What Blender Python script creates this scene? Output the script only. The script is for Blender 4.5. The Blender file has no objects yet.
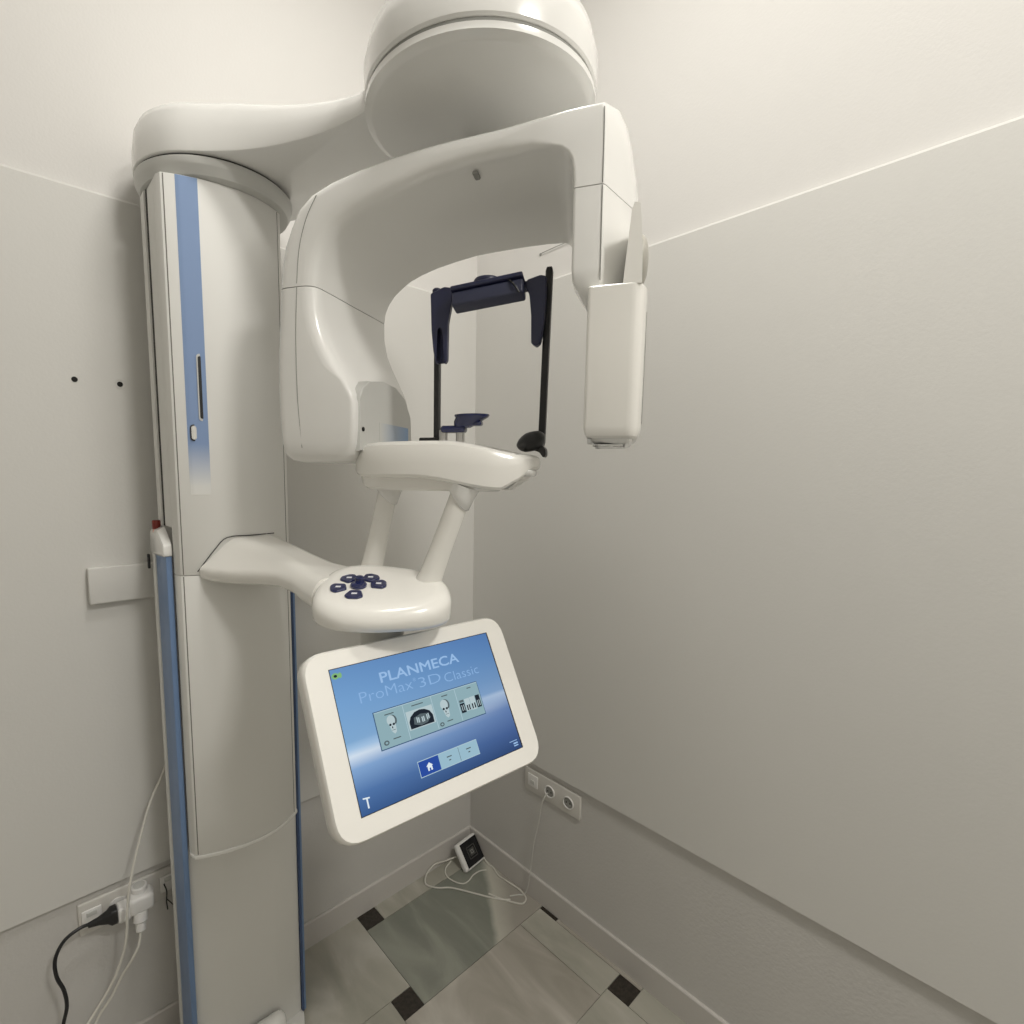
import bpy, bmesh, math, random
from mathutils import Vector, Matrix
random.seed(7)
C = bpy.context.scene.collection
V = Vector

# ------------------------------------------------------------------ materials
def mat(name, col, rough=.5, metal=0., coat=0., noise=0., nscale=30., bump=0., bscale=200., spec=.5):
    m = bpy.data.materials.new(name); m.use_nodes = True
    nt = m.node_tree; b = nt.nodes['Principled BSDF']
    b.inputs['Base Color'].default_value = (*col, 1)
    b.inputs['Roughness'].default_value = rough
    b.inputs['Metallic'].default_value = metal
    b.inputs['Specular IOR Level'].default_value = spec
    b.inputs['Coat Weight'].default_value = coat
    b.inputs['Coat Roughness'].default_value = .08
    tc = nt.nodes.new('ShaderNodeTexCoord')
    if noise:
        n = nt.nodes.new('ShaderNodeTexNoise'); n.inputs['Scale'].default_value = nscale
        n.inputs['Detail'].default_value = 4
        nt.links.new(tc.outputs['Object'], n.inputs['Vector'])
        mx = nt.nodes.new('ShaderNodeMix'); mx.data_type = 'RGBA'
        mx.inputs['A'].default_value = (*[c*(1-noise) for c in col], 1)
        mx.inputs['B'].default_value = (*[min(1, c*(1+noise)) for c in col], 1)
        nt.links.new(n.outputs['Fac'], mx.inputs['Factor'])
        nt.links.new(mx.outputs['Result'], b.inputs['Base Color'])
    if bump:
        n = nt.nodes.new('ShaderNodeTexNoise'); n.inputs['Scale'].default_value = bscale
        n.inputs['Detail'].default_value = 3
        nt.links.new(tc.outputs['Object'], n.inputs['Vector'])
        bp = nt.nodes.new('ShaderNodeBump'); bp.inputs['Strength'].default_value = bump
        bp.inputs['Distance'].default_value = .002
        nt.links.new(n.outputs['Fac'], bp.inputs['Height'])
        nt.links.new(bp.outputs['Normal'], b.inputs['Normal'])
    return m

M = {}
M['wall'] = mat('wall_paint', (.735, .72, .695), .75, noise=.012, nscale=3, bump=.15, bscale=160)
M['panel'] = mat('panel_paint', (.685, .675, .645), .6, noise=.012, nscale=3, bump=.13, bscale=160)
M['far'] = mat('grey_wall_paint', (.62, .61, .585), .7, noise=.02, nscale=3)
M['low'] = mat('lower_wall_falloff_grey', (.60, .585, .56), .6, noise=.03, nscale=4, bump=.4, bscale=120)  # dirtier grey, darkened further to paint in the light falloff towards the floor
M['ceil'] = mat('ceiling_paint', (.83, .82, .79), .8, noise=.01, nscale=3)
M['base'] = mat('baseboard_paint', (.60, .575, .545), .45, noise=.03, nscale=8)
M['white'] = mat('glossy_white_plastic', (.87, .865, .84), .22, coat=.35, noise=.006, nscale=5)
M['white_warm'] = mat('ivory_plastic', (.89, .875, .83), .24, coat=.3, noise=.006, nscale=5)
M['satin'] = mat('satin_white_paint', (.79, .785, .755), .5, coat=0., noise=.006, nscale=5)
M['grey'] = mat('light_grey_plastic', (.60, .60, .575), .4, noise=.01, nscale=8)
M['seam'] = mat('dark_joint', (.05, .048, .045), .8, noise=.1)
M['joint'] = mat('grey_brown_joint', (.17, .16, .145), .8, noise=.05)
M['knob'] = mat('beige_grey_plastic', (.44, .425, .38), .45, noise=.02)
M['shadowgrey'] = mat('grey_joint', (.30, .30, .28), .7, noise=.05)
M['blue'] = mat('blue_anodised_profile', (.17, .27, .47), .35, noise=.03, nscale=12)
M['blue_dark'] = mat('dark_blue_edge', (.05, .09, .20), .4, noise=.03)
M['navy'] = mat('navy_plastic', (.016, .02, .062), .36, noise=.1, nscale=20, spec=.6)
M['navy_gloss'] = mat('glossy_navy_rubber', (.012, .018, .085), .18, coat=.5, noise=.1, nscale=20)
M['navy_grey'] = mat('worn_navy_plastic', (.04, .045, .085), .4, noise=.12, nscale=30)
M['black'] = mat('black_plastic', (.012, .012, .013), .4, noise=.1, nscale=20)
M['steel'] = mat('brushed_steel', (.55, .54, .52), .3, metal=.9, noise=.05)
M['silver'] = mat('silver_button', (.75, .75, .73), .25, metal=.7, noise=.03)
M['red'] = mat('dark_red_plastic', (.20, .022, .012), .4, noise=.08)
M['peach'] = mat('pale_red_collar', (.70, .42, .34), .5, noise=.05)
M['socket'] = mat('socket_plastic', (.66, .64, .60), .35, noise=.02)
M['plug'] = mat('white_plug_plastic', (.80, .79, .77), .3, noise=.02)
M['cable_w'] = mat('white_cable', (.70, .68, .62), .5, noise=.03)
M['cable_g'] = mat('pale_grey_cable', (.62, .61, .57), .5, noise=.03)
M['lens'] = mat('dark_glass', (.01, .01, .012), .1, noise=.1)
M['symbol'] = mat('white_print', (.75, .76, .78), .4, noise=.02)
M['dimgrey'] = mat('dim_grey_print', (.06, .06, .055), .5, noise=.1)
M['hole'] = mat('black_hole', (.008, .007, .006), .8, noise=.1)

def stripe_material():
    m = mat('blue_printed_stripe', (.21, .31, .53), .5)
    nt = m.node_tree; b = nt.nodes['Principled BSDF']
    geo = nt.nodes.new('ShaderNodeTexCoord'); sp = nt.nodes.new('ShaderNodeSeparateXYZ')
    nt.links.new(geo.outputs['UV'], sp.inputs[0])
    r = nt.nodes.new('ShaderNodeValToRGB')
    r.color_ramp.elements[0].position = 0.; r.color_ramp.elements[0].color = (.79, .785, .755, 1)
    r.color_ramp.elements[1].position = 1.; r.color_ramp.elements[1].color = (.26, .37, .60, 1)
    e = r.color_ramp.elements.new(.17); e.color = (.24, .34, .56, 1)
    e = r.color_ramp.elements.new(.03); e.color = (.76, .765, .75, 1)
    nt.links.new(sp.outputs['Y'], r.inputs['Fac']); nt.links.new(r.outputs['Color'], b.inputs['Base Color'])
    return m
M['stripe'] = stripe_material()
def window_decal():
    m = mat('blue_fading_decal', (.21, .31, .53), .3)
    nt = m.node_tree; b = nt.nodes['Principled BSDF']
    geo = nt.nodes.new('ShaderNodeTexCoord'); sp = nt.nodes.new('ShaderNodeSeparateXYZ')
    nt.links.new(geo.outputs['UV'], sp.inputs[0])
    r = nt.nodes.new('ShaderNodeValToRGB')
    r.color_ramp.elements[0].position = 0.; r.color_ramp.elements[0].color = (.60, .60, .575, 1)
    r.color_ramp.elements[1].position = 1.; r.color_ramp.elements[1].color = (.20, .34, .58, 1)
    nt.links.new(sp.outputs['X'], r.inputs['Fac']); nt.links.new(r.outputs['Color'], b.inputs['Base Color'])
    return m
M['decal'] = window_decal()

def emit(name, col, strength=1.):
    m = bpy.data.materials.new(name); m.use_nodes = True; nt = m.node_tree
    for n in list(nt.nodes):
        if n.type == 'BSDF_PRINCIPLED': nt.nodes.remove(n)
    out = [n for n in nt.nodes if n.type == 'OUTPUT_MATERIAL'][0]
    e = nt.nodes.new('ShaderNodeEmission'); e.inputs['Color'].default_value = (*col, 1)
    e.inputs['Strength'].default_value = strength
    nt.links.new(e.outputs[0], out.inputs[0]); return m, nt, e
SE = 1.0   # emission scale of the screen
def E_(name, rgb8, k=1.):
    lin = [((c/255)**2.2)*SE*k for c in rgb8]
    return emit(name, lin)[0]

def screen_material():
    m, nt, e = emit('lit_screen', (.2, .4, .8), 1)
    tc = nt.nodes.new('ShaderNodeTexCoord'); sp = nt.nodes.new('ShaderNodeSeparateXYZ')
    nt.links.new(tc.outputs['UV'], sp.inputs[0])
    def ramp(stops):
        r = nt.nodes.new('ShaderNodeValToRGB'); cr = r.color_ramp
        cr.elements[0].position = stops[0][0]; cr.elements[0].color = (*[(c/255)**2.2*SE for c in stops[0][1]], 1)
        cr.elements[1].position = stops[-1][0]; cr.elements[1].color = (*[(c/255)**2.2*SE for c in stops[-1][1]], 1)
        for p, c in stops[1:-1]:
            q = cr.elements.new(p); q.color = (*[(v/255)**2.2*SE for v in c], 1)
        nt.links.new(sp.outputs['Y'], r.inputs['Fac']); return r
    left = ramp([(0, (62, 92, 140)), (.14, (82, 116, 166)), (.30, (130, 164, 206)), (.385, (208, 222, 236)), (.43, (160, 192, 224)), (.48, (126, 166, 206)), (.75, (116, 158, 204)), (1, (104, 144, 192))])
    right = ramp([(0, (52, 72, 112)), (.14, (70, 94, 142)), (.34, (100, 126, 172)), (.47, (164, 184, 210)), (.50, (124, 154, 192)), (.6, (110, 144, 186)), (.8, (94, 132, 180)), (1, (84, 120, 172))])
    mx = nt.nodes.new('ShaderNodeMix'); mx.data_type = 'RGBA'
    nt.links.new(sp.outputs['X'], mx.inputs['Factor'])
    nt.links.new(left.outputs['Color'], mx.inputs['A']); nt.links.new(right.outputs['Color'], mx.inputs['B'])
    nt.links.new(mx.outputs['Result'], e.inputs['Color'])
    return m
M['screen'] = screen_material()

def marble(name, a, b, streak, rough=.32):
    m = bpy.data.materials.new(name); m.use_nodes = True; nt = m.node_tree
    bs = nt.nodes['Principled BSDF']; bs.inputs['Roughness'].default_value = rough
    tc = nt.nodes.new('ShaderNodeTexCoord')
    mp = nt.nodes.new('ShaderNodeMapping'); mp.inputs['Rotation'].default_value = (0, 0, .5); mp.inputs['Scale'].default_value = (5, 1.6, 1)
    nt.links.new(tc.outputs['Object'], mp.inputs['Vector'])
    n = nt.nodes.new('ShaderNodeTexNoise'); n.inputs['Scale'].default_value = 1.5; n.inputs['Detail'].default_value = 7; n.inputs['Distortion'].default_value = 1.1
    nt.links.new(mp.outputs['Vector'], n.inputs['Vector'])
    r = nt.nodes.new('ShaderNodeValToRGB'); cr = r.color_ramp
    cr.elements[0].position = .34; cr.elements[0].color = (*a, 1)
    cr.elements[1].position = .70; cr.elements[1].color = (*streak, 1)
    q = cr.elements.new(.54); q.color = (*b, 1)
    nt.links.new(n.outputs['Fac'], r.inputs['Fac']); nt.links.new(r.outputs['Color'], bs.inputs['Base Color'])
    return m
M['marble_pale'] = marble('pale_marble', (.375, .365, .31), (.45, .435, .375), (.56, .54, .485))
M['marble_pink'] = marble('pinkish_marble', (.365, .34, .29), (.44, .41, .36), (.55, .52, .465))
M['marble_green'] = marble('green_grey_marble', (.235, .25, .215), (.28, .29, .25), (.42, .41, .35))
def veined():
    m = marble('green_marble_with_pale_vein', (.215, .23, .195), (.255, .265, .225), (.34, .35, .30)); nt = m.node_tree; bs = nt.nodes['Principled BSDF']
    old = bs.inputs['Base Color'].links[0].from_socket
    tc = nt.nodes.new('ShaderNodeTexCoord'); mp = nt.nodes.new('ShaderNodeMapping'); mp.inputs['Rotation'].default_value = (0, 0, math.radians(55)); mp.inputs['Location'].default_value = (0, 0, 0)
    nt.links.new(tc.outputs['Object'], mp.inputs['Vector'])
    n = nt.nodes.new('ShaderNodeTexNoise'); n.inputs['Scale'].default_value = 4; n.inputs['Detail'].default_value = 4
    nt.links.new(tc.outputs['Object'], n.inputs['Vector'])
    vm = nt.nodes.new('ShaderNodeVectorMath'); vm.operation = 'DOT_PRODUCT'
    # distance across the vein, which runs from (-.26,-.41) to (-.09,-.19)
    nt.links.new(tc.outputs['Object'], vm.inputs[0]); vm.inputs[1].default_value = (.79, -.61, 0)
    ad = nt.nodes.new('ShaderNodeMath'); ad.operation = 'MULTIPLY_ADD'; ad.inputs[1].default_value = .09
    nt.links.new(n.outputs['Fac'], ad.inputs[0]); nt.links.new(vm.outputs['Value'], ad.inputs[2])
    r = nt.nodes.new('ShaderNodeValToRGB'); cr = r.color_ramp
    cr.elements[0].position = .085; cr.elements[0].color = (0, 0, 0, 1); cr.elements[1].position = .11; cr.elements[1].color = (1, 1, 1, 1)
    nt.links.new(ad.outputs[0], r.inputs['Fac'])
    r2 = nt.nodes.new('ShaderNodeValToRGB'); c2 = r2.color_ramp
    c2.elements[0].position = .10; c2.elements[0].color = (.58, .565, .49, 1); c2.elements[1].position = .165; c2.elements[1].color = (.38, .355, .31, 1)
    nt.links.new(ad.outputs[0], r2.inputs['Fac'])
    mx = nt.nodes.new('ShaderNodeMix'); mx.data_type = 'RGBA'
    nt.links.new(r.outputs['Color'], mx.inputs['Factor']); nt.links.new(old, mx.inputs['A']); nt.links.new(r2.outputs['Color'], mx.inputs['B'])
    nt.links.new(mx.outputs['Result'], bs.inputs['Base Color']); return m
M['marble_green'] = veined()
M['marble_dark'] = mat('brown_marble_inset', (.035, .029, .023), .25, noise=.9, nscale=90)
M['grout'] = mat('grey_grout', (.26, .25, .22), .8, noise=.1)

# ------------------------------------------------------------------ builders
def link(name, me, m, parent=None, origin=V((0, 0, 0)), smooth=True, angle=35):
    o = bpy.data.objects.new(name, me); C.objects.link(o)
    if m is not None and not me.materials: me.materials.append(m)
    base = origin
    if parent is not None:
        base = parent['_w'] if '_w' in parent.keys() else (0, 0, 0)
        base = V(base); o.parent = parent
    else:
        o.location = base
    me.transform(Matrix.Translation(-base)); o['_w'] = tuple(base)
    if smooth:
        for p in me.polygons: p.use_smooth = True
        me.set_sharp_from_angle(angle=math.radians(angle))
    return o

def bm_new(): return bmesh.new()
def done(bm, name, m, parent=None, **k):
    bmesh.ops.recalc_face_normals(bm, faces=bm.faces)
    me = bpy.data.meshes.new(name); bm.to_mesh(me); bm.free()
    return link(name, me, m, parent, **k)

def loft(bm, rings, cap=True):
    vs = [[bm.verts.new(p) for p in r] for r in rings]
    n = len(vs[0])
    for a, b in zip(vs, vs[1:]):
        for i in range(n):
            j = (i+1) % n
            try: bm.faces.new((a[i], a[j], b[j], b[i]))
            except ValueError: pass
    if cap:
        bm.faces.new(list(reversed(vs[0]))); bm.faces.new(vs[-1])
    return bm

def rnd(corners, radii, n=4):
    """closed loop of points through corners, each corner rounded by a quadratic arc"""
    out = []; k = len(corners)
    for i in range(k):
        p = V(corners[i]); a = V(corners[i-1]); b = V(corners[(i+1) % k])
        r = radii[i] if hasattr(radii, '__len__') else radii
        la, lb = (a-p).length, (b-p).length
        pa = p+(a-p)*(min(r, la*.48)/max(la, 1e-9)); pb = p+(b-p)*(min(r, lb*.48)/max(lb, 1e-9))
        for s in range(n+1):
            t = s/n; out.append(pa*(1-t)**2+p*2*t*(1-t)+pb*t*t)
    return out

def inset(pts, d):
    """inset a planar xy outline by d (z kept)"""
    n = len(pts); area = sum(pts[i][0]*pts[(i+1) % n][1]-pts[(i+1) % n][0]*pts[i][1] for i in range(n))
    s = 1 if area > 0 else -1; out = []
    for i in range(n):
        a, b, c = V(pts[i-1][:2]), V(pts[i][:2]), V(pts[(i+1) % n][:2])
        t = (c-a)
        if t.length < 1e-9: t = V((1, 0))
        t.normalize(); nn = V((-t.y, t.x))*s
        out.append(V((b.x+nn.x*d, b.y+nn.y*d, pts[i][2] if len(pts[i]) > 2 else 0)))
    return out

def slab(bm, outline, z0, z1, r0=.003, r1=.003, seg=4):
    """prism over xy outline with rounded bottom (r0) and top (r1) edges"""
    o = [V((p[0], p[1], 0)) for p in outline]; rings = []
    for s in range(seg+1):
        a = math.pi/2*s/seg; rings.append((r0*(1-math.sin(a)), z0+r0*(1-math.cos(a))))
    for s in range(seg+1):
        a = math.pi/2*s/seg; rings.append((r1*(1-math.cos(a)), z1-r1*(1-math.sin(a))))
    loft(bm, [[V((q.x, q.y, z)) for q in inset(o, d)] for d, z in rings])
    return bm

def smooth_closed(pts, sub=4):
    n = len(pts); out = []
    for i in range(n):
        p0, p1, p2, p3 = [V(pts[(i+k-1) % n]) for k in range(4)]
        for s in range(sub):
            t = s/sub
            out.append(.5*((2*p1)+(-p0+p2)*t+(2*p0-5*p1+4*p2-p3)*t*t+(-p0+3*p1-3*p2+p3)*t**3))
    return out
def smooth_open(pts, sub=8):
    n = len(pts); out = []; P = [V(p) for p in pts]
    for i in range(n-1):
        p1, p2 = P[i], P[i+1]; p0 = P[i-1] if i else p1*2-p2; p3 = P[i+2] if i+2 < n else p2*2-p1
        for s in range(sub):
            t = s/sub
            out.append(.5*((2*p1)+(-p0+p2)*t+(2*p0-5*p1+4*p2-p3)*t*t+(-p0+3*p1-3*p2+p3)*t**3))
    out.append(P[-1]); return out

def tube(bm, pts, r, n=10, smooth=True, sub=8, cap=True):
    P = smooth_open(pts, sub) if smooth else [V(p) for p in pts]
    rr = r if hasattr(r, '__len__') else None
    up = V((0, 0, 1)); rings = []; prev = None
    for i, p in enumerate(P):
        t = (P[min(i+1, len(P)-1)]-P[max(i-1, 0)]).normalized()
        if prev is None:
            a = t.cross(up)
            if a.length < .1: a = t.cross(V((1, 0, 0)))
        else: a = prev-t*prev.dot(t)
        a.normalize(); prev = a; b = t.cross(a)
        q = r if rr is None else rr[0]+(rr[1]-rr[0])*i/(len(P)-1)
        rings.append([p+(a*math.cos(2*math.pi*k/n)+b*math.sin(2*math.pi*k/n))*q for k in range(n)])
    return loft(bm, rings, cap)

def box(bm, c, d, r=.002, X=V((1, 0, 0)), Y=V((0, 1, 0)), Z=V((0, 0, 1)), n=3):
    """rounded box: centre c, full sizes d along axes X Y Z"""
    c = V(c); hx, hy, hz = [v/2 for v in d]; r = min(r, hx*.95, hy*.95, hz*.95); rings = []
    prof = []
    for s in range(n+1):
        a = math.pi/2*s/n; prof.append((r*(1-math.sin(a)), -hz+r*(1-math.cos(a))))
    for s in range(n+1):
        a = math.pi/2*s/n; prof.append((r*(1-math.cos(a)), hz-r*(1-math.sin(a))))
    for ins, z in prof:
        hx2, hy2, rr = hx-ins, hy-ins, max(r-ins, 1e-5)
        ring = []
        for (sx, sy, a0) in ((1, 1, 0), (-1, 1, 90), (-1, -1, 180), (1, -1, 270)):
            for s in range(n+1):
                a = math.radians(a0+90*s/n)
                ring.append(c+X*(sx*(hx2-rr)+rr*math.cos(a))+Y*(sy*(hy2-rr)+rr*math.sin(a))+Z*z)
        rings.append(ring)
    return loft(bm, rings)

def lathe(bm, c, prof, n=48, axis=V((0, 0, 1)), X=None, sx=1., sy=1.):
    c = V(c); axis = V(axis).normalized()
    X = (V(X) if X is not None else (V((1, 0, 0)) if abs(axis.x) < .9 else V((0, 1, 0))))
    X = (X-axis*X.dot(axis)).normalized(); Y = axis.cross(X)
    return loft(bm, [[c+axis*z+(X*math.cos(2*math.pi*k/n)*sx+Y*math.sin(2*math.pi*k/n)*sy)*r for k in range(n)] for r, z in prof])

def thing(name, label, cat, loc, group=None):
    o = bpy.data.objects.new(name, None); C.objects.link(o); o.location = loc; o.empty_display_size = .05
    o['_w'] = tuple(loc); o['label'] = label; o['category'] = cat
    if group: o['group'] = group
    return o
def tag(o, label, cat, group=None):
    o['label'] = label; o['category'] = cat
    if group: o['group'] = group
    return o
def struct(bm, name, m, **k):
    o = done(bm, name, m, smooth=False, **k); o['kind'] = 'structure'; return o

# ------------------------------------------------------------------ room
XL, YF, ZC = -2.75, -3.1, 3.35
PT, PZ0, PZ1 = .015, .535, 2.234     # lining boards: thickness, lower and upper edge
def plain(bm, a, b):
    return box(bm, [(a[i]+b[i])/2 for i in range(3)], [abs(b[i]-a[i]) for i in range(3)], .0001, n=1)
struct(plain(bm_new(), (XL, 0, 0), (.12, .12, ZC)), 'wall_left', M['wall'])
struct(plain(bm_new(), (0, YF, 0), (.12, 0, ZC)), 'wall_right', M['wall'])
struct(plain(bm_new(), (XL-.12, YF, 0), (XL, .12, ZC)), 'wall_back', M['far'])
struct(plain(bm_new(), (XL-.12, YF-.12, 0), (.12, YF, ZC)), 'wall_front', M['far'])
struct(plain(bm_new(), (XL-.12, YF-.12, ZC), (.12, .12, ZC+.1)), 'ceiling', M['ceil'])
# lining boards with a bevelled upper edge
def board(axis):
    bm = bm_new(); prof = [(0, PZ0), (PT, PZ0), (PT, PZ1-.006), (PT-.004, PZ1), (0, PZ1+.002)]
    if axis == 'y':   # on the left wall (plane y=0)
        loft(bm, [[V((x, -d, z)) for d, z in prof] for x in (XL, 0)])
    else:
        loft(bm, [[V((-d, y, z)) for d, z in prof] for y in (YF, -PT)])
    return bm
struct(board('y'), 'trim_1', M['panel'])
struct(board('x'), 'trim_2', M['panel'])
BB = .092
struct(plain(bm_new(), (XL, -.003, BB), (0, 0, PZ0)), 'shade_strip_left', M['low'])  # thin sheets added below the boards; light falloff painted into their grey
struct(plain(bm_new(), (-.003, YF, BB), (0, -.003, PZ0)), 'shade_strip_right', M['low'])
def bboard(axis):
    bm = bm_new(); prof = [(0, 0), (.012, 0), (.012, BB-.004), (.009, BB), (0, BB)]
    if axis == 'y': loft(bm, [[V((x, -d, z)) for d, z in prof] for x in (XL, 0)])
    else: loft(bm, [[V((-d, y, z)) for d, z in prof] for y in (YF, -.012)])
    return bm
struct(bboard('y'), 'baseboard_left', M['base'])
struct(bboard('x'), 'baseboard_right', M['base'])

# floor: large marble squares and small dark insets in a stepped pattern
def floor():
    """rectangular marble slabs stepping round small dark squares"""
    bm = bm_new(); g = .0009
    mats = [M['grout'], M['marble_pale'], M['marble_pink'], M['marble_green'], M['marble_dark']]
    v = [bm.verts.new(p) for p in ((XL, YF, -.003), (0, YF, -.003), (0, 0, -.003), (XL, 0, -.003))]
    bm.faces.new(v).material_index = 0
    rng = random.Random(3)
    def quad(x0, x1, y0, y1, mi):
        x0, x1 = max(x0+g, XL), min(x1-g, 0); y0, y1 = max(y0+g, YF), min(y1-g, 0)
        if x1-x0 < .002 or y1-y0 < .002: return
        top = [(x0, y0), (x1, y0), (x1, y1), (x0, y1)]
        a = [bm.verts.new((x, y, 0)) for x, y in top]; b = [bm.verts.new((x, y, -.003)) for x, y in top]
        fs = [bm.faces.new(a)]+[bm.faces.new((b[i], b[(i+1) % 4], a[(i+1) % 4], a[i])) for i in range(4)]
        for f in fs: f.material_index = mi
    Wd, Hd, B = .611, .331, .073; h = B/2; OX, OY = -.528, -.0445
    for i in range(-8, 14):
        for j in range(-9, 6):
            x = OX-B*i+Wd*j; y = OY-Hd*i-B*j
            if x < XL-.8 or x > .5 or y < YF-.5 or y > .5: continue
            quad(x-h, x+h, y-h, y+h, 4)
            x0, x1, y0, y1 = x-h, x-h+Wd, y-h-Hd, y-h
            if (i, j) == (0, 0): quad(x0, x1, y0, y1, 3)
            elif (i, j) == (1, 0):
                quad(x0, -.135, y0, y1, 2); quad(-.135, x1, y0, y1, 1)
            else: quad(x0, x1, y0, y1, 1 if (i+2*j) % 3 else 2)
    me = bpy.data.meshes.new('floor'); bmesh.ops.recalc_face_normals(bm, faces=bm.faces); bm.to_mesh(me); bm.free()
    for m in mats: me.materials.append(m)
    o = bpy.data.objects.new('floor', me); C.objects.link(o); o['kind'] = 'structure'
floor()

# ------------------------------------------------------------------ the imaging machine
MX = thing('panoramic_dental_scanner', 'tall white dental imaging machine with C-shaped arm, blue stripe and touchscreen', 'medical machine', (-1.0, -.19, 0))

# --- fixed lower column
fc = done(slab(bm_new(), rnd([(-1.138, -.196, 0), (-1.06, -.206, 0), (-.93, -.206, 0), (-.858, -.196, 0), (-.858, -.095, 0), (-1.138, -.095, 0)], .004), .012, 1.40, .002, .004), 'fixed_column', M['satin'], MX)
done(slab(bm_new(), rnd([(-1.152, -.108, 0), (-1.151, -.206, 0), (-1.1385, -.208, 0), (-1.1385, -.108, 0)], .002, 2), .012, 1.405, .001, .001), 'blue_side_profile', M['blue'], fc)
done(slab(bm_new(), rnd([(-1.156, -.084, 0), (-1.155, -.1075, 0), (-1.1385, -.1075, 0), (-1.1385, -.084, 0)], .002, 2), .012, 1.405, .001, .001), 'white_rear_edge', M['satin'], fc)
done(slab(bm_new(), rnd([(-.8575, -.202, 0), (-.852, -.204, 0), (-.852, -.1, 0), (-.8575, -.1, 0)], .001, 2), .012, 1.405, .0005, .0005), 'dark_edge_strip', M['blue_dark'], fc)
done(slab(bm_new(), rnd([(-.8518, -.202, 0), (-.845, -.200, 0), (-.845, -.1, 0), (-.8518, -.1, 0)], .001, 2), .012, 1.405, .0005, .0005), 'blue_side_profile', M['blue'], fc)
bm = bm_new()   # sloping white cap over the left side profile
loft(bm, [rnd([(x, y0, z0), (x, y1, z1), (x, y2, z2), (x, y3, z3), (x, y4, z4)], .006) for x, (y0, z0), (y1, z1), (y2, z2), (y3, z3), (y4, z4) in [
    (-1.158, (-.080, 1.400), (-.208, 1.408), (-.206, 1.425), (-.150, 1.452), (-.084, 1.450)),
    (-1.155, (-.076, 1.396), (-.212, 1.404), (-.210, 1.430), (-.150, 1.460), (-.080, 1.458)),
    (-1.139, (-.076, 1.396), (-.212, 1.404), (-.210, 1.434), (-.150, 1.468), (-.080, 1.466))]])
done(bm, 'column_end_cap', M['white'], fc)
done(lathe(bm_new(), (-1.1495, -.118, 1.448), [(.0075, 0), (.0085, .002), (.0085, .017), (.007, .019)], 20), 'indicator_collar', M['peach'], fc)
done(lathe(bm_new(), (-1.1495, -.118, 1.460), [(.0086, 0), (.0092, .002), (.0092, .018), (.0078, .021)], 20), 'red_indicator', M['red'], fc)
done(box(bm_new(), (-1.163, -.080, 1.378), (.006, .010, .036), .002), 'cable_clip', M['black'], fc)
# foot
done(slab(bm_new(), rnd([(-1.15, -.09, 0), (-1.15, -.32, 0), (-.90, -.32, 0), (-.852, -.20, 0), (-.852, -.09, 0)], .02, 6), .0, .012, .001, .004), 'base_plate', M['satin'], MX)
done(slab(bm_new(), rnd([(-1.06, -.208, 0), (-1.05, -.262, 0), (-.925, -.262, 0), (-.915, -.208, 0)], .035, 6), .012, .100, .001, .03, 6), 'foot_cover', M['white'], MX)

# --- moving carriage: curved front cover in two panels
def cov_outline(d=0.):
    f = [(-1.126, -.250), (-1.10, -.262), (-1.065, -.273), (-1.025, -.281), (-.985, -.283), (-.945, -.277), (-.912, -.264), (-.885, -.248)]
    return [V((x, y+d, 0)) for x, y in f]
fr = cov_outline()
prof = [V((-1.136, -.209, 0)), V((-1.1365, -.232, 0)), V((-1.131, -.247, 0))]+fr[0:1]+fr[1:]+[V((-.874, -.238, 0)), V((-.868, -.209, 0))]
cu = done(slab(bm_new(), prof, 1.364, 2.212, .001, .001, 2), 'upper_front_cover', M['satin'], MX, angle=25)
cl = done(slab(bm_new(), prof, .680, 1.3625, .001, .001, 2), 'lower_front_cover', M['satin'], MX, angle=25)
lip = inset(prof, -.0022)
done(slab(bm_new(), lip, .669, .6795, .003, .002, 3), 'bottom_rim', M['white'], cl)
# rear mast above the fixed column
mp = [(-1.1362, -.2089), (-1.1372, -.152), (-1.130, -.149), (-1.130, -.144), (-1.1420, -.141), (-1.1410, -.100), (-.868, -.100), (-.862, -.15), (-.866, -.2085)]
mast = done(slab(bm_new(), [V((x, y, 0)) for x, y in mp], 1.470, 2.212, .001, .001, 1), 'sliding_mast', M['satin'], MX, smooth=False)
done(plain(bm_new(), (-1.1390, -.1520, 1.47), (-1.1290, -.1440, 2.211)), 'dark_groove', M['seam'], mast)
done(plain(bm_new(), (-1.1362, -.2088, .68), (-1.12, -.2072, 1.46)), 'dark_groove', M['seam'], mast)
def vseam(x, y, z0, z1, parent, r=.0009, m='joint'):
    bm = bm_new(); box(bm, (x, y, (z0+z1)/2), (r*2, r*2, z1-z0), .0002, n=1); done(bm, 'panel_joint', M[m], parent)
vseam(-1.1262, -.2498, 1.366, 2.21, cu); vseam(-1.1262, -.2498, .682, 1.361, cl)
vseam(-.8848, -.2478, 1.366, 2.21, cu, .0007); vseam(-.8848, -.2478, .682, 1.361, cl, .0007)

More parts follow.
